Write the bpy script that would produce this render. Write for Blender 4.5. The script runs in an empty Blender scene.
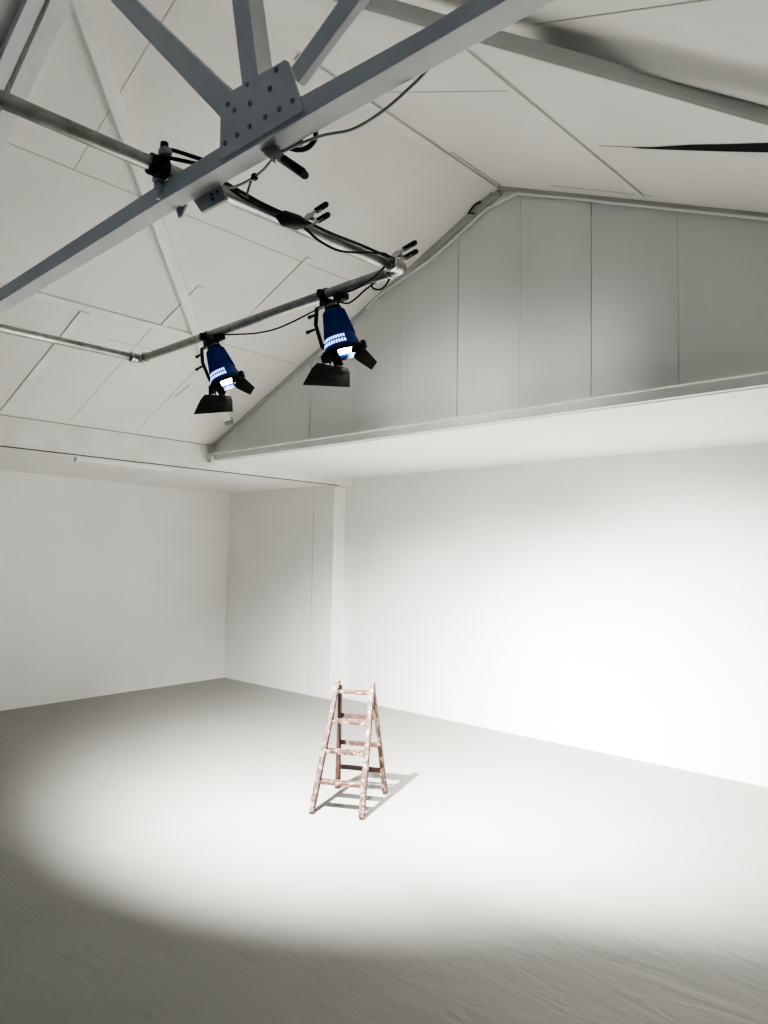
import bpy, bmesh, math, random
from mathutils import Vector, Matrix
random.seed(7)
V = Vector
PI = math.pi
scn = bpy.context.scene
col = scn.collection

# ------------------------------------------------------------------ materials
def nodes(name):
    m = bpy.data.materials.new(name); m.use_nodes = True
    nt = m.node_tree
    return m, nt, nt.nodes['Principled BSDF']

def N(nt, t, **kw):
    n = nt.nodes.new(t)
    for k, v in kw.items():
        if k in n.inputs: n.inputs[k].default_value = v
        else: setattr(n, k, v)
    return n

def paint(name, c1, c2, rough=0.6, scale=1.3, bump=0.03, bscale=40, detail=6, stretch=(1, 1, 1), metal=0.0, spec=0.5, bdist=0.01):
    """two-tone noise paint with a fine bump, in object space"""
    m, nt, p = nodes(name)
    tc = N(nt, 'ShaderNodeTexCoord')
    mp = N(nt, 'ShaderNodeMapping'); mp.inputs['Scale'].default_value = stretch
    nt.links.new(tc.outputs['Object'], mp.inputs['Vector'])
    ns = N(nt, 'ShaderNodeTexNoise', Scale=scale, Detail=detail)
    nt.links.new(mp.outputs[0], ns.inputs['Vector'])
    r = N(nt, 'ShaderNodeValToRGB')
    r.color_ramp.elements[0].position = 0.35; r.color_ramp.elements[1].position = 0.65
    r.color_ramp.elements[0].color = (*c1, 1); r.color_ramp.elements[1].color = (*c2, 1)
    nt.links.new(ns.outputs['Fac'], r.inputs[0]); nt.links.new(r.outputs[0], p.inputs['Base Color'])
    nb = N(nt, 'ShaderNodeTexNoise', Scale=bscale, Detail=5)
    nt.links.new(mp.outputs[0], nb.inputs['Vector'])
    b = N(nt, 'ShaderNodeBump', Strength=bump, Distance=bdist)
    nt.links.new(nb.outputs['Fac'], b.inputs['Height']); nt.links.new(b.outputs[0], p.inputs['Normal'])
    p.inputs['Roughness'].default_value = rough; p.inputs['Metallic'].default_value = metal
    p.inputs['Specular IOR Level'].default_value = spec
    return m

def plain(name, c, rough=0.5, metal=0.0):
    m, nt, p = nodes(name)
    tc = N(nt, 'ShaderNodeTexCoord'); ns = N(nt, 'ShaderNodeTexNoise', Scale=25, Detail=3)
    nt.links.new(tc.outputs['Object'], ns.inputs['Vector'])
    mr = N(nt, 'ShaderNodeMapRange'); mr.inputs['To Min'].default_value = max(0.05, rough - .08); mr.inputs['To Max'].default_value = min(1, rough + .08)
    nt.links.new(ns.outputs['Fac'], mr.inputs['Value']); nt.links.new(mr.outputs[0], p.inputs['Roughness'])
    p.inputs['Base Color'].default_value = (*c, 1); p.inputs['Metallic'].default_value = metal
    return m

def glow(name, c, s):
    m, nt, p = nodes(name)
    p.inputs['Base Color'].default_value = (*c, 1)
    p.inputs['Emission Color'].default_value = (*c, 1); p.inputs['Emission Strength'].default_value = s
    return m

M = {}
M['wall'] = paint('white wall paint', (.82, .815, .795), (.86, .855, .835), .7, .9, .12, 18)
M['gable'] = paint('grey white board paint', (.70, .70, .69), (.76, .76, .75), .55, 1.1, .08, 22, stretch=(1, 1, .35))
M['roof'] = paint('white roof sheet paint', (.71, .70, .67), (.78, .77, .74), .65, .7, .10, 6, bdist=.03)
M['soffit'] = paint('white soffit paint', (.80, .79, .765), (.84, .83, .805), .7, .6, .06, 12)
M['rake'] = paint('shadow band rake paint', (.50, .50, .49), (.56, .56, .55), .6, 3, .08, 30)  # darker grey puts the shaded band below the roof edge into the colour
M['trim'] = paint('white timber paint', (.72, .71, .68), (.80, .79, .76), .5, 4, .1, 30)
M['truss'] = paint('pale blue grey timber paint', (.62, .635, .65), (.68, .695, .71), .5, 3, .08, 35)
M['brace'] = paint('pale grey timber paint', (.66, .66, .65), (.72, .72, .70), .5, 3, .08, 30)
M['dark'] = plain('dark gap', (.012, .011, .010), .9)
M['seam'] = plain('shadowed seam', (.50, .49, .46), .9)
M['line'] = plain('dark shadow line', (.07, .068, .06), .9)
M['black'] = plain('black painted metal', (.012, .012, .013), .45)
M['rubber'] = plain('black rubber', (.010, .010, .010), .55)
M['steel'] = paint('galvanised steel', (.36, .365, .355), (.50, .505, .49), .38, 14, .05, 60, metal=.8)
M['steel2'] = plain('bright zinc', (.62, .62, .60), .25, .9)
M['greymetal'] = paint('grey painted plate', (.30, .31, .32), (.40, .41, .42), .5, 10, .05, 60, metal=.2)
M['blue'] = paint('blue enamel', (.016, .05, .30), (.022, .07, .38), .38, 8, .03, 60)
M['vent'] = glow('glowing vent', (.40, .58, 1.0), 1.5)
M['lens'] = glow('lit lamp glass', (1.0, .96, .88), 7.0)
M['greycable'] = plain('grey cable', (.42, .42, .41), .5)
M['conduit'] = plain('white conduit', (.78, .78, .76), .4)
M['plastic'] = plain('white plastic', (.80, .80, .78), .4)

# floor: grey paint, trowel wrinkles and scuffs
def floor_mat():
    m, nt, p = nodes('grey floor paint')
    L = nt.links.new
    tc = N(nt, 'ShaderNodeTexCoord')
    ns = N(nt, 'ShaderNodeTexNoise', Scale=.8, Detail=8, Roughness=.6); L(tc.outputs['Object'], ns.inputs['Vector'])
    r = N(nt, 'ShaderNodeValToRGB')
    r.color_ramp.elements[0].position = .3; r.color_ramp.elements[1].position = .7
    r.color_ramp.elements[0].color = (.285, .285, .268, 1); r.color_ramp.elements[1].color = (.325, .325, .305, 1)
    L(ns.outputs['Fac'], r.inputs[0]); L(r.outputs[0], p.inputs['Base Color'])
    mp = N(nt, 'ShaderNodeMapping'); mp.inputs['Rotation'].default_value = (0, 0, .5); mp.inputs['Scale'].default_value = (1.0, 3.2, 1)
    L(tc.outputs['Object'], mp.inputs['Vector'])
    n2 = N(nt, 'ShaderNodeTexNoise', Scale=1.5, Detail=6, Roughness=.55, Distortion=1.2); L(mp.outputs[0], n2.inputs['Vector'])
    n3 = N(nt, 'ShaderNodeTexNoise', Scale=28, Detail=4); L(tc.outputs['Object'], n3.inputs['Vector'])
    mu = N(nt, 'ShaderNodeMath', operation='MULTIPLY'); mu.inputs[1].default_value = .06; L(n3.outputs['Fac'], mu.inputs[0])
    ad = N(nt, 'ShaderNodeMath', operation='ADD'); L(n2.outputs['Fac'], ad.inputs[0]); L(mu.outputs[0], ad.inputs[1])
    b = N(nt, 'ShaderNodeBump', Strength=.18, Distance=.04); L(ad.outputs[0], b.inputs['Height']); L(b.outputs[0], p.inputs['Normal'])
    mr = N(nt, 'ShaderNodeMapRange'); mr.inputs['To Min'].default_value = .42; mr.inputs['To Max'].default_value = .62
    L(ns.outputs['Fac'], mr.inputs['Value']); L(mr.outputs[0], p.inputs['Roughness'])
    return m
M['floor'] = floor_mat()

def wood_mat(name, k, lo):
    m, nt, p = nodes(name)
    L = nt.links.new
    tc = N(nt, 'ShaderNodeTexCoord')
    mp = N(nt, 'ShaderNodeMapping'); mp.inputs['Scale'].default_value = (3, 3, 1); L(tc.outputs['Object'], mp.inputs['Vector'])
    g = N(nt, 'ShaderNodeTexNoise', Scale=18, Detail=6); L(mp.outputs[0], g.inputs['Vector'])
    r = N(nt, 'ShaderNodeValToRGB')
    r.color_ramp.elements[0].position = .3; r.color_ramp.elements[1].position = .7
    r.color_ramp.elements[0].color = (.034*k, .016*k, .011*k, 1); r.color_ramp.elements[1].color = (.115*k, .060*k, .042*k, 1)
    L(g.outputs['Fac'], r.inputs[0])
    s = N(nt, 'ShaderNodeTexNoise', Scale=22, Detail=5, Roughness=.7); L(tc.outputs['Object'], s.inputs['Vector'])
    r2 = N(nt, 'ShaderNodeValToRGB'); r2.color_ramp.elements[0].position = lo; r2.color_ramp.elements[1].position = lo+.09
    L(s.outputs['Fac'], r2.inputs[0])
    mx = N(nt, 'ShaderNodeMix', data_type='RGBA'); L(r2.outputs[0], mx.inputs[0]); L(r.outputs[0], mx.inputs[6])
    mx.inputs[7].default_value = (.31, .215, .165, 1)
    L(mx.outputs[2], p.inputs['Base Color'])
    b = N(nt, 'ShaderNodeBump', Strength=.3, Distance=.004); L(g.outputs['Fac'], b.inputs['Height']); L(b.outputs[0], p.inputs['Normal'])
    p.inputs['Roughness'].default_value = .65
    return m
M['wood'] = wood_mat('paint splashed ladder wood', .8, .515)
M['oldwood'] = wood_mat('dark ladder wood', .75, .60)

# ------------------------------------------------------------------ mesh helpers
class MB:
    def __init__(s): s.bm = bmesh.new(); s.mi = 0
    def face(s, pts):
        f = s.bm.faces.new([s.bm.verts.new(p) for p in pts]); f.material_index = s.mi; return f
    def hexa(s, a, b):
        """a, b: two quads (lists of 4 points), joined into a closed solid"""
        va = [s.bm.verts.new(p) for p in a]; vb = [s.bm.verts.new(p) for p in b]
        n = len(va); fs = [s.bm.faces.new(va[::-1]), s.bm.faces.new(vb)]
        for i in range(n): fs.append(s.bm.faces.new((va[i], va[(i+1) % n], vb[(i+1) % n], vb[i])))
        for f in fs: f.material_index = s.mi
        return s
    def box(s, c, size, R=None):
        c = V(c); h = [x/2 for x in size]; R = R or Matrix.Identity(3)
        q = lambda z: [c + R @ V((x*h[0], y*h[1], z*h[2])) for x, y in ((-1, -1), (1, -1), (1, 1), (-1, 1))]
        return s.hexa(q(-1), q(1))
    def span(s, x0, x1, y0, y1, z0, z1):
        return s.box(((x0+x1)/2, (y0+y1)/2, (z0+z1)/2), (x1-x0, y1-y0, z1-z0))
    def beam(s, p, q, w, h, up=(0, 0, 1), w2=None, h2=None):
        p, q, up = V(p), V(q), V(up); d = (q-p).normalized()
        side = d.cross(up).normalized(); u = side.cross(d)
        w2 = w2 or w; h2 = h2 or h
        e = lambda c, w, h: [c - side*w/2 - u*h/2, c + side*w/2 - u*h/2, c + side*w/2 + u*h/2, c - side*w/2 + u*h/2]
        return s.hexa(e(p, w, h), e(q, w2, h2))
    def prism(s, pts, off):
        off = V(off); return s.hexa([V(p) for p in pts], [V(p) + off for p in pts])
    def tube(s, pts, r, n=10, smooth=True):
        pts = [V(p) for p in pts]; rings = []
        t = (pts[1]-pts[0]).normalized(); a = t.orthogonal().normalized()
        for i, p in enumerate(pts):
            t = (pts[min(i+1, len(pts)-1)] - pts[max(i-1, 0)]).normalized()
            a = (a - t*a.dot(t)).normalized(); b = t.cross(a)
            rr = r[i] if isinstance(r, (list, tuple)) else r
            rings.append([s.bm.verts.new(p + (a*math.cos(2*PI*k/n) + b*math.sin(2*PI*k/n))*rr) for k in range(n)])
        for i in range(len(rings)-1):
            for k in range(n):
                f = s.bm.faces.new((rings[i][k], rings[i][(k+1) % n], rings[i+1][(k+1) % n], rings[i+1][k])); f.smooth = smooth; f.material_index = s.mi
        for ring in (rings[0][::-1], rings[-1]):
            f = s.bm.faces.new(ring); f.material_index = s.mi
        return s
    def lathe(s, prof, o, ax, n=32, caps=(True, True), smooth=True):
        """prof: (distance along ax, radius)"""
        o, ax = V(o), V(ax).normalized(); a = ax.orthogonal().normalized(); b = ax.cross(a); rings = []
        for d, r in prof:
            rings.append([s.bm.verts.new(o + ax*d + (a*math.cos(2*PI*k/n) + b*math.sin(2*PI*k/n))*r) for k in range(n)])
        for i in range(len(rings)-1):
            for k in range(n):
                f = s.bm.faces.new((rings[i][k], rings[i][(k+1) % n], rings[i+1][(k+1) % n], rings[i+1][k])); f.smooth = smooth; f.material_index = s.mi
        if caps[0]: s.bm.faces.new(rings[0][::-1]).material_index = s.mi
        if caps[1]: s.bm.faces.new(rings[-1]).material_index = s.mi
        return s
    def build(s, name, mats, parent=None, bevel=0.0, norm=True):
        if norm: bmesh.ops.recalc_face_normals(s.bm, faces=s.bm.faces)
        me = bpy.data.meshes.new(name)
        if parent is not None:
            s.bm.transform(Matrix.Translation(-world(parent)))
        s.bm.to_mesh(me); s.bm.free()
        for m in (mats if isinstance(mats, list) else [mats]): me.materials.append(M[m])
        o = bpy.data.objects.new(name, me); col.objects.link(o)
        if parent is not None: o.parent = parent
        if bevel:
            b = o.modifiers.new('bevel', 'BEVEL'); b.width = bevel; b.segments = 2; b.limit_method = 'ANGLE'; b.angle_limit = .6
        return o

def world(o):
    p = V(o.location)
    while o.parent: o = o.parent; p = p + V(o.location)
    return p

def tag(o, label, cat, group=None):
    o['label'] = label; o['category'] = cat
    if group: o['group'] = group
    return o
def thing(name, loc, label, cat, group=None):
    o = bpy.data.objects.new(name, None); o.empty_display_size = .1; col.objects.link(o); o.location = loc
    return tag(o, label, cat, group)
def struct(mb, name, mats, bevel=0):
    o = mb.build(name, mats, None, bevel); o['kind'] = 'structure'; return o
def copy_tree(o, parent=None):
    c = o.copy(); col.objects.link(c); c.parent = parent
    for ch in list(o.children): copy_tree(ch, c)
    return c
def smooth_path(pts, n=6):
    """Catmull-Rom through the points"""
    P = [V(p) for p in pts]; P = [P[0]*2 - P[1]] + P + [P[-1]*2 - P[-2]]; out = []
    for i in range(1, len(P)-2):
        a, b, c, d = P[i-1:i+3]
        for k in range(n):
            t = k/n
            out.append(.5*((2*b) + (c-a)*t + (2*a-5*b+4*c-d)*t*t + (3*b-a-3*c+d)*t**3))
    out.append(P[-2]); return out

# ------------------------------------------------------------------ dimensions (metres)
RX, RZ, SL = -3.68, 5.62, .4358          # ridge x, ridge height, roof slope
EL, ER, EZ = -8.20, .84, 3.65            # eaves
YG = 5.40                                # gable plane
YF = -3.0                                # open front of the room
ZB, ZS = 3.31, 3.435                      # left soffit / beam underside, back soffit
roofz = lambda x: RZ - SL*abs(x-RX)
backy = lambda x: 7.66 + (x + 11.06)*.0362      # the back wall runs very slightly skew
leftx = lambda y: -11.06 - (y - 7.66)*.0876

# ------------------------------------------------------------------ shell
m = MB(); m.face([(-11.8, YF, 0), (4.2, YF, 0), (4.2, 8.6, 0), (-11.8, 8.6, 0)])
struct(m, 'floor', 'floor')
m = MB(); m.prism([(leftx(YF), YF, 0), (leftx(YF), YF, 3.6), (leftx(7.66), 7.66, 3.6), (leftx(7.66), 7.66, 0)], (-.12, 0, 0))
struct(m, 'wall_left', 'wall')
m = MB(); m.prism([(-11.1, 7.657, 0), (-8.80, 7.713, 0), (-8.80, 8.12, 0), (-11.1, 8.12, 0)], (0, 0, 3.6)); m.prism([(-8.80, 7.955, 0), (4.2, 7.99, 0), (4.2, 8.12, 0), (-8.80, 8.12, 0)], (0, 0, 3.6))
struct(m, 'wall_back', 'wall')
m = MB(); m.span(4.0, 4.12, YF, 8.3, 0, 3.6)
struct(m, 'wall_right', 'wall')

# soffits
m = MB(); m.prism([(-11.2, YF, ZB), (-8.22, YF, ZB), (-8.22, 8.1, ZB), (-11.2, 8.1, ZB)], (0, 0, .06)); struct(m, 'ceiling', 'soffit')
m = MB(); m.prism([(-8.21, YG-.02, ZS), (4.05, YG-.02, ZS), (4.05, 8.1, ZS-.005), (-8.21, 8.1, ZS+.005)], (0, 0, .06)); struct(m, 'ceiling', 'soffit')
m = MB(); m.span(.90, 4.05, YF, YG-.02, ZB, ZB+.06); struct(m, 'ceiling', 'soffit')

# eave beams (faces towards the hall), with a dark strip standing in for the shadow line on the lower edge
m = MB(); m.span(-8.30, EL, YF, 7.74, ZB-.002, EZ-.012); m.span(-8.30, EL-.012, 7.74, 7.97, ZB+.004, EZ-.1)
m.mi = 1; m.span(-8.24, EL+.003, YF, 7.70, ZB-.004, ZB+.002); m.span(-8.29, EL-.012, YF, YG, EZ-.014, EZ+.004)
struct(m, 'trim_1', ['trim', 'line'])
m = MB(); m.span(ER, ER+.10, YF, 7.9, ZB, EZ); struct(m, 'trim_2', 'trim')

# pilaster under the end of the left beam
m = MB(); m.prism([(-8.798, 7.710, 0), (-8.33, 7.720, 0), (-8.33, 8.0, 0), (-8.798, 8.0, 0)], (0, 0, ZB-.005))
m.mi = 1; m.span(-8.803, -8.795, 7.705, 7.72, 0, ZB-.05)
struct(m, 'trim_3', ['wall', 'seam'])

# roof: left slope
def on_roof(x, y, dz=0): return V((x, y, roofz(x)+dz))
m = MB()
m.prism([on_roof(-8.26, YF), on_roof(RX, YF), on_roof(RX, YG+.05), on_roof(-8.26, YG+.05)], (0, 0, .04))
m.mi = 1
def seam(mb, x0, y0, x1, y1, w=.008, d=.003):
    a, b = on_roof(x0, y0, -d/2), on_roof(x1, y1, -d/2)
    nrm = V((-SL if x0 < RX else SL, 0, 1)).normalized()
    mb.beam(a, b, w, d, nrm)
seam(m, -5.166, 1.55, -5.166, 5.3)
seam(m, -5.166, 2.14, -3.75, 2.145, .007)
seam(m, -5.166, 4.30, -8.15, 4.26, .007)
seam(m, -6.42, 4.25, -6.43, 5.30, .010)
seam(m, -6.42, 3.50, -8.15, 3.46, .006)
seam(m, -7.15, 4.36, -7.40, 4.33, .03)
seam(m, -6.75, 3.20, -6.75, 3.9, .006)
seam(m, -6.42, .2, -6.42, 2.3, .008)
struct(m, 'ceiling', ['roof', 'seam'])

# roof: right slope, one loose sheet sags beyond a crease line and another lifts and leaves a gap
def smooth01(t): t = max(0, min(1, t)); return t*t*(3-2*t)
def crease(x):   # y of the crease above the diagonal brace
    pts = [(-2.2, 2.86), (-2.06, 2.90), (-1.93, 2.98), (-1.67, 3.08), (-1.36, 3.20), (-1.15, 3.32), (-.94, 3.46), (.9, 4.6)]
    for (a, ya), (b, yb) in zip(pts, pts[1:]):
        if x <= b: return ya + (yb-ya)*max(0, (x-a))/(b-a)
    return pts[-1][1]
def sag(x, y):
    if x < -2.15: return 0
    k = smooth01((x+2.12)/.35)
    w = .035 + .068*max(0, x+2.1)
    t = (y - crease(x) + w)/(2*w)
    drop = smooth01(t) * smooth01(1-(y-crease(x))/.45)
    return -k*(.08+.025*max(0, min(1.2, x+2.1)))*drop
m = MB()
xs = [RX + i*(.90-RX)/92 for i in range(93)]
ys = [YF, -1, .5, 1.5, 2.0, 2.4] + [2.5 + i*.03 for i in range(63)] + [4.40, 4.6, 4.9, 5.2, YG+.05]
grid = [[m.bm.verts.new(on_roof(x, y, sag(x, y))) for y in ys] for x in xs]
for i in range(len(xs)-1):
    for j in range(len(ys)-1):
        f = m.bm.faces.new((grid[i][j], grid[i][j+1], grid[i+1][j+1], grid[i+1][j])); f.smooth = True
m.mi = 1
seam(m, -2.33, 3.10, -2.26, 5.20, .012)
seam(m, -3.55, 3.585, -2.40, 3.585, .005)
seam(m, RX+.03, 4.62, RX+.03, 5.35, .03)
seam(m, -3.05, 5.22, -2.20, 5.24, .012)
seam(m, -2.18, 4.345, -1.60, 4.335, .012)
seam(m, -2.05, 2.90, -1.95, 2.96, .02)
seam(m, -1.80, 2.92, -.9, 2.85, .008)
m.mi = 2     # the black opening where the sheet has lifted
g = [(-1.95, 4.343, 4.347), (-1.75, 4.31, 4.345), (-1.55, 4.26, 4.338), (-1.30, 4.225, 4.325), (-1.10, 4.19, 4.312), (-.8, 4.17, 4.30), (-.3, 4.2, 4.29), (.2, 4.27, 4.28)]
for (xa, a0, a1), (xb, b0, b1) in zip(g, g[1:]):
    m.face([on_roof(xa, a0, sag(xa, a0)-.004), on_roof(xb, b0, sag(xb, b0)-.004), on_roof(xb, b1, sag(xb, b1)-.004), on_roof(xa, a1, sag(xa, a1)-.004)])
m.mi = 3     # edge of the lower sheet
for (xa, _, a1), (xb, _, b1) in zip(g, g[1:]):
    m.face([on_roof(xa, a1, -.006), on_roof(xb, b1, -.006), on_roof(xb, b1+.055, -.012), on_roof(xa, a1+.035, -.012)])
struct(m, 'ceiling', ['roof', 'seam', 'dark', 'gable'])

# battens on the roof sheets
def batten(mb, x0, y0, x1, y1, w, d):
    nrm = V((-SL if x0 < RX else SL, 0, 1)).normalized()
    a, b = on_roof(x0, y0) - nrm*d/2, on_roof(x1, y1) - nrm*d/2
    mb.beam(a, b, w, d, nrm)
m = MB(); batten(m, -6.42, 2.36, -6.42, 3.93, .07, .022); struct(m, 'trim_4', 'trim')
m = MB(); batten(m, -6.48, 2.845, -8.15, 2.765, .085, .012); struct(m, 'trim_5', 'trim')
m = MB(); batten(m, -5.10, 4.33, -5.85, 4.31, .055, .012); struct(m, 'trim_6', 'trim')
m = MB(); batten(m, RX-.04, 3.0, RX-.04, 5.38, .06, .02); struct(m, 'trim_7', 'trim')
m = MB(); batten(m, -2.36, 3.05, -2.28, 5.25, .05, .014); struct(m, 'trim_8', 'roof')
m = MB(); batten(m, -8.15, 1.66, RX, 1.58, .10, .06); struct(m, 'trim_9', 'truss')
m = MB(); batten(m, -5.8, 3.62, -6.42, 3.58, .06, .012); struct(m, 'trim_10', 'roof')

# gable: upright boards with open joints on a dark backing
m = MB()
seams = [EL, -7.66, -6.966, -6.273, -5.583, -4.882, -4.156, -3.464, -2.78, -2.07, -1.37, -.67, .03, ER]
for i, (a, b) in enumerate(zip(seams, seams[1:])):
    g_ = .0025; a2, b2 = a+g_, b-g_; off = (.0, .004, .001, .006, .002)[i % 5]
    top = [(a2, YG+off, roofz(a2)+.02), (b2, YG+off, roofz(b2)+.02)]
    if a2 < RX < b2: top = [top[0], (RX, YG+off, RZ+.02), top[1]]
    m.prism([(b2, YG+off, ZS-.01), (a2, YG+off, ZS-.01)] + top, (0, .02, 0))
m.mi = 1
m.prism([(ER, YG+.012, ZS), (EL, YG+.012, ZS), (EL, YG+.012, EZ), (RX, YG+.012, RZ), (ER, YG+.012, EZ)], (0, .02, 0))
struct(m, 'wall_gable', ['gable', 'seam'])
# rake boards coloured as a shadow band, and tie beam of the gable
m = MB()
for x, h_, k_ in ((EL, .016, .085), (ER, .034, .034)):
    m.beam((x, YG-.015, roofz(x)-h_*.55), (RX, YG-.015, RZ-k_*.55), .04, h_, (0, 0, 1), .04, k_)
struct(m, 'trim_11', 'rake')
m = MB()
m.span(-8.17, 3.9, YG-.055, YG+.01, 3.432, 3.512)
m.mi = 1; m.span(-8.17, 3.9, YG-.105, YG+.01, 3.506, 3.520); m.mi = 0
m.span(-8.20, -8.10, YG-.10, YG, 3.40, 3.50); m.span(-8.205, -8.185, YG-.12, YG-.06, 3.44, 3.62)
struct(m, 'trim_12', ['brace', 'trim'], .003)

# ------------------------------------------------------------------ roof truss
YT = 1.42
tr = thing('roof_truss', (-2.0, YT, 3.6), 'pale blue grey timber roof truss with bolted gusset plate, across the top left corner', 'roof truss')
T = .082
def tbar(name, pts, mat='truss', y0=YT, t=T, lab=None):
    mb = MB(); mb.prism([(x, y0, z) for x, z in pts], (0, t, 0)); o = mb.build(name, mat, tr, .003)
    return o
tbar('bottom_chord', [(EL, 3.60), (-2.60, 3.605), (-1.78, 3.589), (-1.26, 3.576), (ER, 3.53), (ER, 3.595), (-1.22, 3.631), (-1.73, 3.664), (-2.17, 3.672), (-2.63, 3.681), (EL, 3.69)])
tbar('web', [(-2.18, 3.77), (-2.13, 3.86), (-3.73, 5.445), (-3.90, 5.515)], y0=YT+.012, t=.03)
tbar('web', [(-2.048, 3.78), (-1.955, 3.78), (-2.215, 4.90), (-2.31, 4.93)], y0=YT+.004, t=T-.008)
tbar('web', [(-1.82, 3.79), (-1.765, 3.73), (-.80, 4.18), (-.84, 4.265)], y0=YT+.012, t=.03)
for sgn, name in ((-1, 'top_chord'), (1, 'top_chord')):
    e = RX + sgn*4.52
    tbar(name, [(e, 3.64), (e, 3.56), (RX, RZ-.09), (RX, RZ-.01)], y0=YT+.006)
gp = MB()
gp.prism([(x, YT-.010, z) for x, z in [(-2.169, 3.612), (-2.169, 3.665), (-2.172, 3.775), (-2.136, 3.846), (-1.808, 3.817), (-1.790, 3.802), (-1.732, 3.664), (-1.708, 3.602)]], (0, .009, 0))
gp = gp.build('gusset_plate', 'truss', tr, .002)
for x, z in [(-2.011, 3.823), (-2.125, 3.800), (-2.081, 3.76), (-1.989, 3.746), (-1.881, 3.749), (-1.828, 3.656), (-1.902, 3.66), (-1.989, 3.663), (-2.061, 3.661), (-2.132, 3.66), (-1.760, 3.655), (-1.85, 3.80)]:
    b = MB(); b.lathe([(0, .009), (.005, .009), (.008, .006)], (x, YT-.0095, z), (0, -1, 0), 8, smooth=False); b.build('bolt', 'greymetal', gp)

# diagonal wind braces under the roof sheets
def brace(a, b, w, t, label, foot=True, gap=.004):
    n_ = V((-SL if a[0] < RX else SL, 0, 1)).normalized()
    A, B = on_roof(*a) - n_*(t/2+gap), on_roof(*b) - n_*(t/2+gap)
    root = thing('diagonal_brace', A, label, 'roof brace')
    mb = MB(); mb.beam(A, B, w, t, n_); mb.build('beam', 'brace' if a[0] > RX else 'trim', root, .006)
    d = (B-A).normalized(); s_ = d.cross(n_).normalized(); sd = -1 if a[0] > RX else 1
    mb = MB(); mb.beam(A - n_*t*.35 + s_*w*.5*sd, B - n_*t*.35 + s_*w*.5*sd, .012, .022, n_); mb.build('edge_strip', 'trim' if a[0] > RX else 'brace', root)
    if foot:
        mb = MB(); mb.beam(A - n_*t*.3 - d*.03, A - n_*t*.3 + d*.05, w*1.25, .05, n_); mb.build('foot_bracket', 'greymetal', root, .004)
brace((-7.62, 5.21), (-3.80, 1.38), .085, .05, 'long white diagonal brace on the left roof slope, ending behind the left spotlight')
brace((.55, 4.865), (-2.72, 2.232), .105, .085, 'thick grey diagonal brace under the right roof slope, top right', False, .0675)

# ------------------------------------------------------------------ hanging pipe frame
R_ = .029; ZP = 3.715
def pipe(p, q, label):
    mb = MB(); mb.tube([p, q], R_, 20); o = mb.build('scaffold_pipe', 'steel'); return tag(o, label, 'pipe', 'pipes of the lighting frame')
pipe((-2.60, -.6, ZP), (-2.515, 2.70, ZP), 'long galvanised pipe laid over the truss chord, carrying the black cables')
pipe((-5.30, -.6, ZP), (-5.225, 2.68, ZP), 'galvanised pipe at the far left, running to the elbow left of both spotlights')
pipe((-5.16, 2.745, ZP), (-2.475, 2.745, ZP), 'grey cross pipe from which the two blue spotlights hang')
def fitting(c, a, b, label, n):
    root = thing(n, c, label, 'pipe fitting')
    c = V(c); a = V(a); b = V(b)
    mb = MB(); mb.tube(smooth_path([c+a*.075, c+a*.03, c+(a+b)*.008, c+b*.03, c+b*.075], 5), .034, 16); mb.build('elbow', 'steel', root)
    for d in (a, b):
        mb = MB(); mb.tube([c+d*.062, c+d*.085], .039, 16); mb.build('collar', 'steel2', root)
fitting((-5.225, 2.742, ZP), (0, -1, 0), (1, 0, 0), 'steel pipe elbow at the left corner of the frame, left of both spotlights', 'pipe_elbow')
fitting((-2.49, 2.742, ZP), (0, -1, 0), (-1, 0, 0), 'steel pipe elbow at the right corner of the frame, beside the last spring clamp', 'pipe_elbow')

# clamp that fixes the pipe to the truss chord
cp = thing('beam_clamp', (-2.58, YT, 3.70), 'dark steel beam clamp fixing the pipe onto the left of the truss chord', 'clamp')
mb = MB(); mb.tube([(-2.551, 1.345, ZP), (-2.549, 1.415, ZP)], .041, 16); mb.build('pipe_collar', 'black', cp)
mb = MB(); mb.box((-2.575, 1.40, 3.70), (.05, .035, .06)); mb.box((-2.515, 1.39, 3.765), (.045, .04, .03)); mb.build('clamp_body', 'greymetal', cp, .006)
mb = MB(); mb.tube([(-2.588, 1.405, 3.72), (-2.586, 1.405, 3.605)], .008, 10); mb.tube([(-2.587, 1.405, 3.675), (-2.587, 1.405, 3.645)], .017, 6); mb.build('bolt', 'truss', cp)
mb = MB(); mb.tube([(-2.515, 1.385, 3.775), (-2.515, 1.385, 3.80)], .016, 8); mb.build('wing_nut', 'black', cp)

# plates under the chord
pb = thing('mounting_plate', (-2.38, 1.53, 3.58), 'square grey metal plate hanging under the truss chord where the cables start', 'metal plate')
mb = MB(); mb.prism([(-2.50, 1.512, 3.612), (-2.44, 1.512, 3.545), (-2.272, 1.512, 3.541), (-2.31, 1.512, 3.612)], (0, .012, 0)); mb.build('plate', 'greymetal', pb)
for x, z in ((-2.37, 3.592), (-2.36, 3.572), (-2.33, 3.59)):
    b = MB(); b.lathe([(0, .007), (.004, .006)], (x, 1.512, z), (0, -1, 0), 8); b.build('bolt', 'black', pb)
mb = MB(); mb.prism([(-2.625, 1.508, 3.612), (-2.603, 1.508, 3.570), (-2.588, 1.508, 3.574), (-2.545, 1.508, 3.612)], (0, .008, 0))
tag(mb.build('metal_tab', 'greymetal'), 'small pointed grey metal tab under the truss chord, left of the square plate', 'metal tab')

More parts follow.
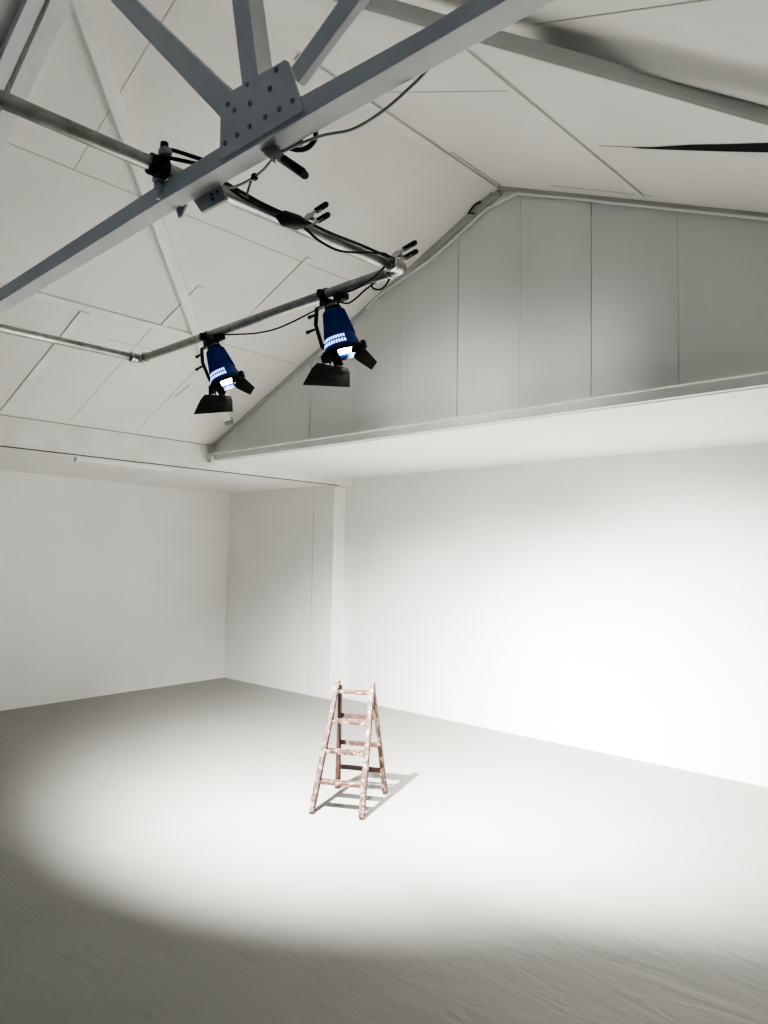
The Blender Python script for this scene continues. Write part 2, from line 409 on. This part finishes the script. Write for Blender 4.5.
# ------------------------------------------------------------------ spring clamps
def spring_clamp(tip, tail, side, label, spread=.02):
    tip, tail, side = V(tip), V(tail), V(side).normalized(); d = (tail-tip).normalized(); L = (tail-tip).length
    root = thing('spring_clamp', tip, label, 'spring clamp', 'spring clamps on the frame')
    mid = tip + d*L*.42; up = d.cross(side)
    mb = MB()
    for s_ in (-1, 1):
        mb.beam(tip + side*s_*.006, mid + side*s_*.022, .034, .005, side, .046, .006)
        mb.beam(mid + side*s_*.022, tail - d*.05 + side*s_*spread, .026, .004, side)
    mb.tube([mid - up*.02, mid + up*.02], .009, 10)
    mb.build('jaw', 'steel', root)
    for s_ in (-1, 1):
        mb = MB(); mb.tube([mid + d*L*.16 + side*s_*(spread*.9+.004), tail - d*.008 + side*s_*spread*1.15, tail + side*s_*spread*1.15], [.013, .014, .010], 10); mb.build('handle', 'rubber', root)
spring_clamp((-2.01, 1.46, 3.640), (-1.795, 1.50, 3.46), (-.50, .72, .15), 'steel spring clamp with black grip hanging under the middle of the truss', .012)
spring_clamp((-2.49, 2.06, 3.700), (-2.45, 2.19, 3.815), (.3, -.55, .75), 'black handled spring clamp halfway along the cable carrying pipe', .02)
spring_clamp((-2.49, 2.64, 3.710), (-2.45, 2.82, 3.845), (.3, -.55, .75), 'black handled spring clamp at the corner end of the cable carrying pipe', .02)

# ------------------------------------------------------------------ cables
def cable(pts, r, label, mat='rubber', name='cable', cat='cable'):
    mb = MB(); mb.tube(smooth_path(pts), r, 8); return tag(mb.build(name, mat), label, cat)
cable([(-1.25, 1.53, 3.66), (-1.29, 1.52, 3.60), (-1.358, 1.51, 3.562), (-1.457, 1.51, 3.539), (-1.586, 1.51, 3.536), (-1.737, 1.51, 3.574), (-1.909, 1.505, 3.590), (-1.98, 1.505, 3.585), (-2.035, 1.51, 3.572), (-2.093, 1.51, 3.563), (-2.185, 1.51, 3.565), (-2.29, 1.53, 3.60), (-2.46, 1.58, 3.70)], .005,
      'thin grey cable sagging along under the truss chord', 'greycable')
mb = MB(); mb.box((-2.092, 1.51, 3.563), (.02, .02, .022)); tag(mb.build('cable_tie', 'rubber', None, .004), 'small black tie knotted round the grey cable, above the cable bundle', 'cable tie')
cable([(-1.945, 1.535, 3.63), (-1.896, 1.55, 3.606), (-1.84, 1.55, 3.596), (-1.806, 1.55, 3.618), (-1.810, 1.54, 3.65), (-1.83, 1.52, 3.665)], .009, 'short thick black cable loop under the truss, beside the spring clamp')
mb = MB(); mb.tube([(-1.945, 1.54, 3.642), (-1.92, 1.54, 3.634), (-1.872, 1.54, 3.620)], [.008, .013, .012], 10)
tag(mb.build('cable_plug', 'black'), 'black cable plug at the end of the short loop under the truss', 'plug')
XA = -2.485
cable([(-2.42, 1.50, 3.72), (XA, 1.632, 3.737), (XA, 1.717, 3.728), (XA, 1.835, 3.718), (XA, 1.96, 3.718), (XA, 2.07, 3.724)], .008, 'upper black cable between the truss and the black cable bundle')
cable([(-2.40, 1.50, 3.71), (XA, 1.65, 3.728), (XA+.01, 1.737, 3.699), (XA+.01, 1.856, 3.693), (XA+.005, 1.982, 3.706)], .007, 'lower sagging black cable between the truss and the black cable bundle')
cable([(-2.12, 1.515, 3.56), (-2.25, 1.60, 3.615), (-2.40, 1.70, 3.68), (-2.465, 1.752, 3.705), (XA, 1.815, 3.704), (XA, 1.94, 3.716)], .0045, 'thinnest black cable, dropping from the grey cable to the black cable bundle')
cable([(XA, 2.06, 3.700), (XA, 2.10, 3.688), (XA+.005, 2.163, 3.664), (XA+.005, 2.283, 3.656), (XA, 2.435, 3.695), (XA, 2.596, 3.745), (XA, 2.653, 3.745)], .006, 'black cable hanging in a bow between the two pipe spring clamps')
cable([(XA, 2.06, 3.728), (XA, 2.233, 3.726), (XA, 2.434, 3.736), (XA, 2.64, 3.740)], .007, 'black cable lying straight along the pipe between the two pipe spring clamps')
cable([(-2.50, 2.63, 3.69), (-2.60, 2.66, 3.67), (-2.75, 2.69, 3.66), (-2.92, 2.72, 3.675), (-2.985, 2.742, 3.70)], .006, 'short black cable from the corner clamp back to the cross pipe')
cable([(-2.53, 1.385, 3.775), (-2.50, 1.41, 3.776), (-2.416, 1.44, 3.735), (-2.36, 1.49, 3.71)], .008, 'black cable curving over the truss chord from the beam clamp')
cable([(-2.53, 1.395, 3.755), (-2.50, 1.42, 3.745), (-2.45, 1.46, 3.73), (-2.43, 1.53, 3.735)], .008, 'second black cable behind the curved one at the beam clamp')
mb = MB(); mb.tube([(XA+.004, 1.925, 3.697), (XA+.006, 1.955, 3.694), (XA+.006, 2.03, 3.702), (XA, 2.075, 3.716)], [.018, .034, .034, .02], 12)
tag(mb.build('cable_bundle', 'rubber'), 'fat black taped cable bundle at the middle spring clamp', 'cable bundle')
cable([(-4.20, 2.745, 3.70), (-4.10, 2.745, 3.682), (-3.984, 2.745, 3.662), (-3.752, 2.745, 3.622), (-3.546, 2.745, 3.606), (-3.382, 2.745, 3.615), (-3.234, 2.745, 3.632), (-3.10, 2.745, 3.65)], .005, 'black cable sagging between the two blue spotlights')
cable([(-2.95, 2.745, 3.64), (-2.892, 2.75, 3.622), (-2.829, 2.75, 3.635), (-2.767, 2.75, 3.662), (-2.714, 2.75, 3.680), (-2.67, 2.75, 3.690)], .005, 'black cable rising from the right spotlight to the end of the cross pipe')
cable([(-2.714, 2.75, 3.680), (-2.69, 2.75, 3.655), (-2.64, 2.75, 3.640), (-2.60, 2.75, 3.655), (-2.575, 2.75, 3.685)], .005, 'small black cable loop under the right end of the cross pipe')

# conduit along the gable
mb = MB(); mb.tube([(-5.35, YG-.035, 4.85), (-5.163, YG-.035, 4.953), (-4.424, YG-.035, 5.158), (-3.798, YG-.035, 5.447), (-3.473, YG-.035, 5.478), (-3.052, YG-.035, 5.300), (-2.349, YG-.035, 4.995), (-1.432, YG-.035, 4.596), (.4, YG-.035, 3.80)], .011, 10)
tag(mb.build('conduit', 'conduit'), 'thin white conduit following the top of the grey gable', 'conduit')
bk = thing('gable_bracket', (-3.98, YG-.03, 5.47), 'small black wire bracket under the ridge, at the top of the gable', 'bracket')
mb = MB(); mb.tube([(-3.86, YG-.06, 5.52), (-3.93, YG-.06, 5.51), (-4.0, YG-.06, 5.45), (-3.93, YG-.06, 5.43)], .009, 6); mb.build('wire', 'black', bk)

# strip light on the left soffit
sl = thing('strip_light', (-8.44, 4.3, ZB), 'slim white strip light fixed under the left soffit beside the beam', 'strip light')
mb = MB(); mb.span(-8.475, -8.405, 3.70, 4.95, ZB-.045, ZB-.001); mb.build('housing', 'plastic', sl, .006)
mb = MB(); mb.span(-8.48, -8.40, 3.67, 3.70, ZB-.05, ZB-.001); mb.build('end_cap', 'conduit', sl, .004)

# ------------------------------------------------------------------ spotlights
PSI, TILT = math.radians(43), math.radians(15)
hd = V((math.cos(PSI), math.sin(PSI), 0)); cd_ = V((math.sin(PSI), -math.cos(PSI), 0))
ax = hd*math.sin(TILT) + V((0, 0, -math.cos(TILT)))       # where the lamp points
e1 = hd*math.cos(TILT) + V((0, 0, math.sin(TILT)))
TW = math.radians(25)
lx = e1*math.cos(TW) + cd_*math.sin(TW)
lv = -(cd_*math.cos(TW) - e1*math.sin(TW))
def spotlight(o, label):
    o = V(o)
    root = thing('spotlight', o, label, 'spotlight', 'blue spotlights on the cross pipe')
    B = o + V((.012, 0, -.108))                             # back centre of the housing
    at = lambda d, x=0, v=0: B + ax*d + lx*x + lv*v
    mb = MB(); mb.lathe([(0, .034), (.004, .056), (.03, .062), (.10, .074), (.17, .089), (.22, .104), (.25, .110), (.25, .105), (.22, .098), (.17, .083), (.10, .068), (.035, .055), (.03, .001)], B, ax, 40, caps=(True, False))
    for k in range(20):
        an = 2*PI*k/20; rd = lx*math.cos(an) + lv*math.sin(an); tg = ax.cross(rd)
        mb.beam(B + ax*.012 + rd*.060, B + ax*.16 + rd*.088, .006, .010, rd)
    body = mb.build('housing', 'blue', root)
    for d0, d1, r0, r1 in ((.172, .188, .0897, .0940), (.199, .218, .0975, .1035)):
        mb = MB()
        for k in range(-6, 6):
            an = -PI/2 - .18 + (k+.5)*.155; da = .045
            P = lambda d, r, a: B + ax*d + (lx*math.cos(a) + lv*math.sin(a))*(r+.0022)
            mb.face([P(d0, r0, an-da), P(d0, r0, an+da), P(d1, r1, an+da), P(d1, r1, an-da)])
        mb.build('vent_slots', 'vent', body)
    mb = MB(); mb.lathe([(.240, .110), (.240, .122), (.264, .125), (.264, .114), (.240, .110)], B, ax, 40, caps=(False, False)); rim = mb.build('front_ring', 'black', root)
    for s_ in (-1, 1):
        mb = MB(); mb.box(at(.250, s_*.132, 0), (.022, .03, .045), Matrix((lx, lv, ax)).transposed()); mb.build('latch', 'black', rim, .003)
    mb = MB(); mb.lathe([(.226, .002), (.231, .05), (.234, .100)], B, ax, 32, caps=(False, False)); mb.build('lens', 'lens', root)
    mb = MB(); mb.lathe([(-.022, .030), (-.018, .046), (.004, .052), (.010, .0)], B, ax, 24); mb.build('back_cap', 'black', root)
    mb = MB(); mb.tube(smooth_path([at(-.01, -.04), at(-.045, -.036), at(-.05, 0), at(-.045, .036), at(-.01, .04)], 4), .007, 8); mb.build('handle', 'black', root)
    # yoke: bar under the pipe and one arm down the left side
    piv = at(.180, -.110)
    top = o + V((0, 0, -.062))
    mb = MB()
    mb.beam(top - lx*.105, top + lx*.10, .034, .010)
    mb.beam(top - lx*.104 + V((0, 0, .004)), top - lx*.108 + V((0, 0, -.095)), .022, .012, lv)
    mb.beam(top - lx*.108 + V((0, 0, -.09)), piv - lx*.014, .020, .012, lv)
    mb.build('yoke', 'black', root, .002)
    for p_, l_ in ((top - lx*.11 + V((0, 0, -.03)), .05), (top - lx*.115 + V((0, 0, -.115)), .055)):
        mb = MB(); mb.tube([p_, p_ - lx*l_*.5, p_ - lx*l_], [.007, .008, .012], 8); mb.build('knob', 'black', root)
    mb = MB(); mb.tube([at(.180, -.125), at(.180, -.088)], .014, 10); mb.build('pivot', 'black', root)
    # hook clamp over the pipe, cable box on the bar
    mb = MB(); mb.tube([o + V((-.075, 0, 0)), o + V((-.035, 0, 0))], .036, 16); mb.box(o + V((-.055, 0, -.045)), (.05, .055, .045)); mb.box(o + V((-.055, -.045, -.01)), (.03, .03, .05)); mb.build('hook_clamp', 'black', root, .004)
    mb = MB(); mb.box(o + V((.075, .0, -.048)), (.085, .05, .040)); mb.box(o + V((.06, -.01, -.028)), (.04, .03, .02)); mb.build('terminal_box', 'black', root, .008)
    # barn doors: one hangs open towards the room, one swings out to the side
    Q = lambda r, z, c: o + hd*r + cd_*c + V((0, 0, z))
    for pts, hp in (((Q(-.066, -.440, .100), Q(.104, -.462, .085), Q(.121, -.585, .150), Q(-.136, -.580, .165)), .5),
                    ((Q(.133, -.400, .100), Q(.174, -.318, .040), Q(.267, -.418, .060), Q(.238, -.472, .098)), .5)):
        a_, b_, c_, d0 = pts
        nrm = (b_-a_).cross(d0-a_).normalized()
        mb = MB(); mb.prism([a_, b_, b_.lerp(c_, .25) + (b_-a_)*.05, c_, d0, a_.lerp(d0, .25) - (b_-a_)*.05], nrm*.003)
        d_ = mb.build('barn_door', 'black', root)
        for t_ in (.3, .72):
            q = a_.lerp(b_, t_); u_ = (b_-a_).normalized()
            mb = MB(); mb.tube([q - u_*.015, q + u_*.015], .006, 8); mb.build('hinge', 'steel2', d_)
            rp = B + ax*.258 + ((q-B) - ax*(q-B).dot(ax)).normalized()*.118
            mb = MB(); mb.beam(rp, q, .05, .004, cd_); mb.build('hinge_arm', 'black', d_)
    return root, B
s1, B1 = spotlight((-3.02, 2.745, ZP), 'right and nearer blue spotlight, below the corner of the pipe frame')
s2 = copy_tree(s1); s2.location = (-4.235, 2.745, ZP)
R2 = Matrix.Rotation(math.radians(7), 3, cd_); s2.rotation_euler = R2.to_euler()
s2['label'] = 'left and farther blue spotlight, hanging in front of the white diagonal brace'
B2 = V(s2.location) + R2 @ (B1 - V(s1.location)); ax2 = R2 @ ax

# ------------------------------------------------------------------ stepladder
wv = V((.878, .479, 0)).normalized(); nv = V((-wv.y, wv.x, 0)); L0 = V((-4.575, 4.345, 0))
P = lambda w, d, z: L0 + wv*w + nv*d + V((0, 0, z))
lad = thing('step_ladder', P(0, .3, 0), 'old wooden stepladder splashed with pale paint, alone in the pool of light', 'stepladder')
AP = (.485, 1.055)                                         # apex: depth, height
fw = lambda z: .224 + (.166-.224)*z/AP[1]                  # stile offset narrows upwards
fd = lambda z: AP[0]*z/AP[1]
for s_ in (-1, 1):
    mb = MB(); mb.beam(P(s_*fw(.0), fd(.0), .004), P(s_*fw(AP[1]), AP[0], AP[1]), .046, .060, nv, .042, .050)
    mb.build('front_stile', 'wood', lad, .006)
    mb = MB(); mb.beam(P(-.224 if s_ < 0 else .250, .722 if s_ < 0 else .700, .004), P(s_*.160, AP[0]+.05, 1.0), .042, .058, nv, .030, .048)
    mb.build('rear_stile', 'oldwood' if s_ < 0 else 'wood', lad, .005)
for z in (.250, .488, .728, .974):
    mb = MB(); w_ = fw(z) - .010
    mb.box(P(0, fd(z)+.018, z-.013), (2*w_, .095, .027), Matrix((wv, nv, V((0, 0, 1)))).transposed())
    mb.build('tread', 'wood', lad, .004)
for z in (.215, .455, .715):
    t_ = z/.985; d_ = .725 + (AP[0]+.05-.725)*t_; w_ = .228 + (.160-.228)*t_
    mb = MB(); mb.box(P(.006, d_, z), (2*w_, .022, .042), Matrix((wv, nv, V((0, 0, 1)))).transposed())
    mb.build('rear_rail', 'oldwood', lad, .003)
for s_ in (-1, 1):
    mb = MB(); mb.beam(P(s_*.165, AP[0]-.03, .955), P(s_*.165, AP[0]+.065, .93), .004, .03); mb.build('hinge', 'black', lad)

# ------------------------------------------------------------------ light
def lamp(kind, name, loc, energy, color, **kw):
    l = bpy.data.lights.new(name, kind); l.energy = energy; l.color = color
    for k, v in kw.items(): setattr(l, k, v)
    o = bpy.data.objects.new(name, l); col.objects.link(o); o.location = loc; return o
for B_, a_, e, yw, tl, sz, spl in ((B1, ax, 1.0, 0, 53, 75, 42), (B2, ax2, 1.15, 20, 39, 98, 42)):
    c = B_ + a_*.248
    aim = Matrix.Rotation(math.radians(yw), 3, 'Z') @ V((0, math.sin(math.radians(tl)), -math.cos(math.radians(tl))))
    s = lamp('SPOT', 'spot_lamp', c, 2250*e, (1, .985, .955), spot_size=math.radians(sz), spot_blend=1.0, shadow_soft_size=.035)
    s.rotation_euler = aim.to_track_quat('-Z', 'Y').to_euler()
    c = B_ + a_*.285
    sp = lamp('SPOT', 'added_spill_lamp', c, spl, (1, .985, .955), spot_size=math.radians(52), spot_blend=1.0, shadow_soft_size=.02)  # extra spot added outside the ring to brighten an arc on the gable
    sp.rotation_euler = (V((c.x*.85 - .80, YG, 3.86)) - c).to_track_quat('-Z', 'Y').to_euler()

w = bpy.data.worlds.new('world'); scn.world = w; w.use_nodes = True
bg = w.node_tree.nodes['Background']; bg.inputs['Color'].default_value = (.62, .78, 1, 1); bg.inputs['Strength'].default_value = .09

# ------------------------------------------------------------------ camera
cam = bpy.data.cameras.new('camera'); co = bpy.data.objects.new('camera', cam); col.objects.link(co)
cam.sensor_fit = 'VERTICAL'; cam.sensor_height = 36; cam.lens = 723.83/1024*36; cam.clip_start = .05
yaw, pit, rol = (math.radians(a) for a in (43.226, 3.605, 1.068))
f = V((-math.sin(yaw)*math.cos(pit), math.cos(yaw)*math.cos(pit), math.sin(pit)))
rt = V((math.cos(yaw), math.sin(yaw), 0)); up = rt.cross(f)
r2 = rt*math.cos(rol) + up*math.sin(rol); u2 = up*math.cos(rol) - rt*math.sin(rol)
co.matrix_world = Matrix.Translation((0, 0, 2.2)) @ Matrix((r2, u2, -f)).transposed().to_4x4()
scn.camera = co
scn.view_settings.view_transform = 'AgX'
try: scn.view_settings.look = 'AgX - High Contrast'
except Exception: pass
scn.view_settings.exposure = 0.95
scn.cycles.max_bounces = 14; scn.cycles.diffuse_bounces = 10; scn.cycles.use_denoising = True
scn.cycles.sample_clamp_indirect = 8
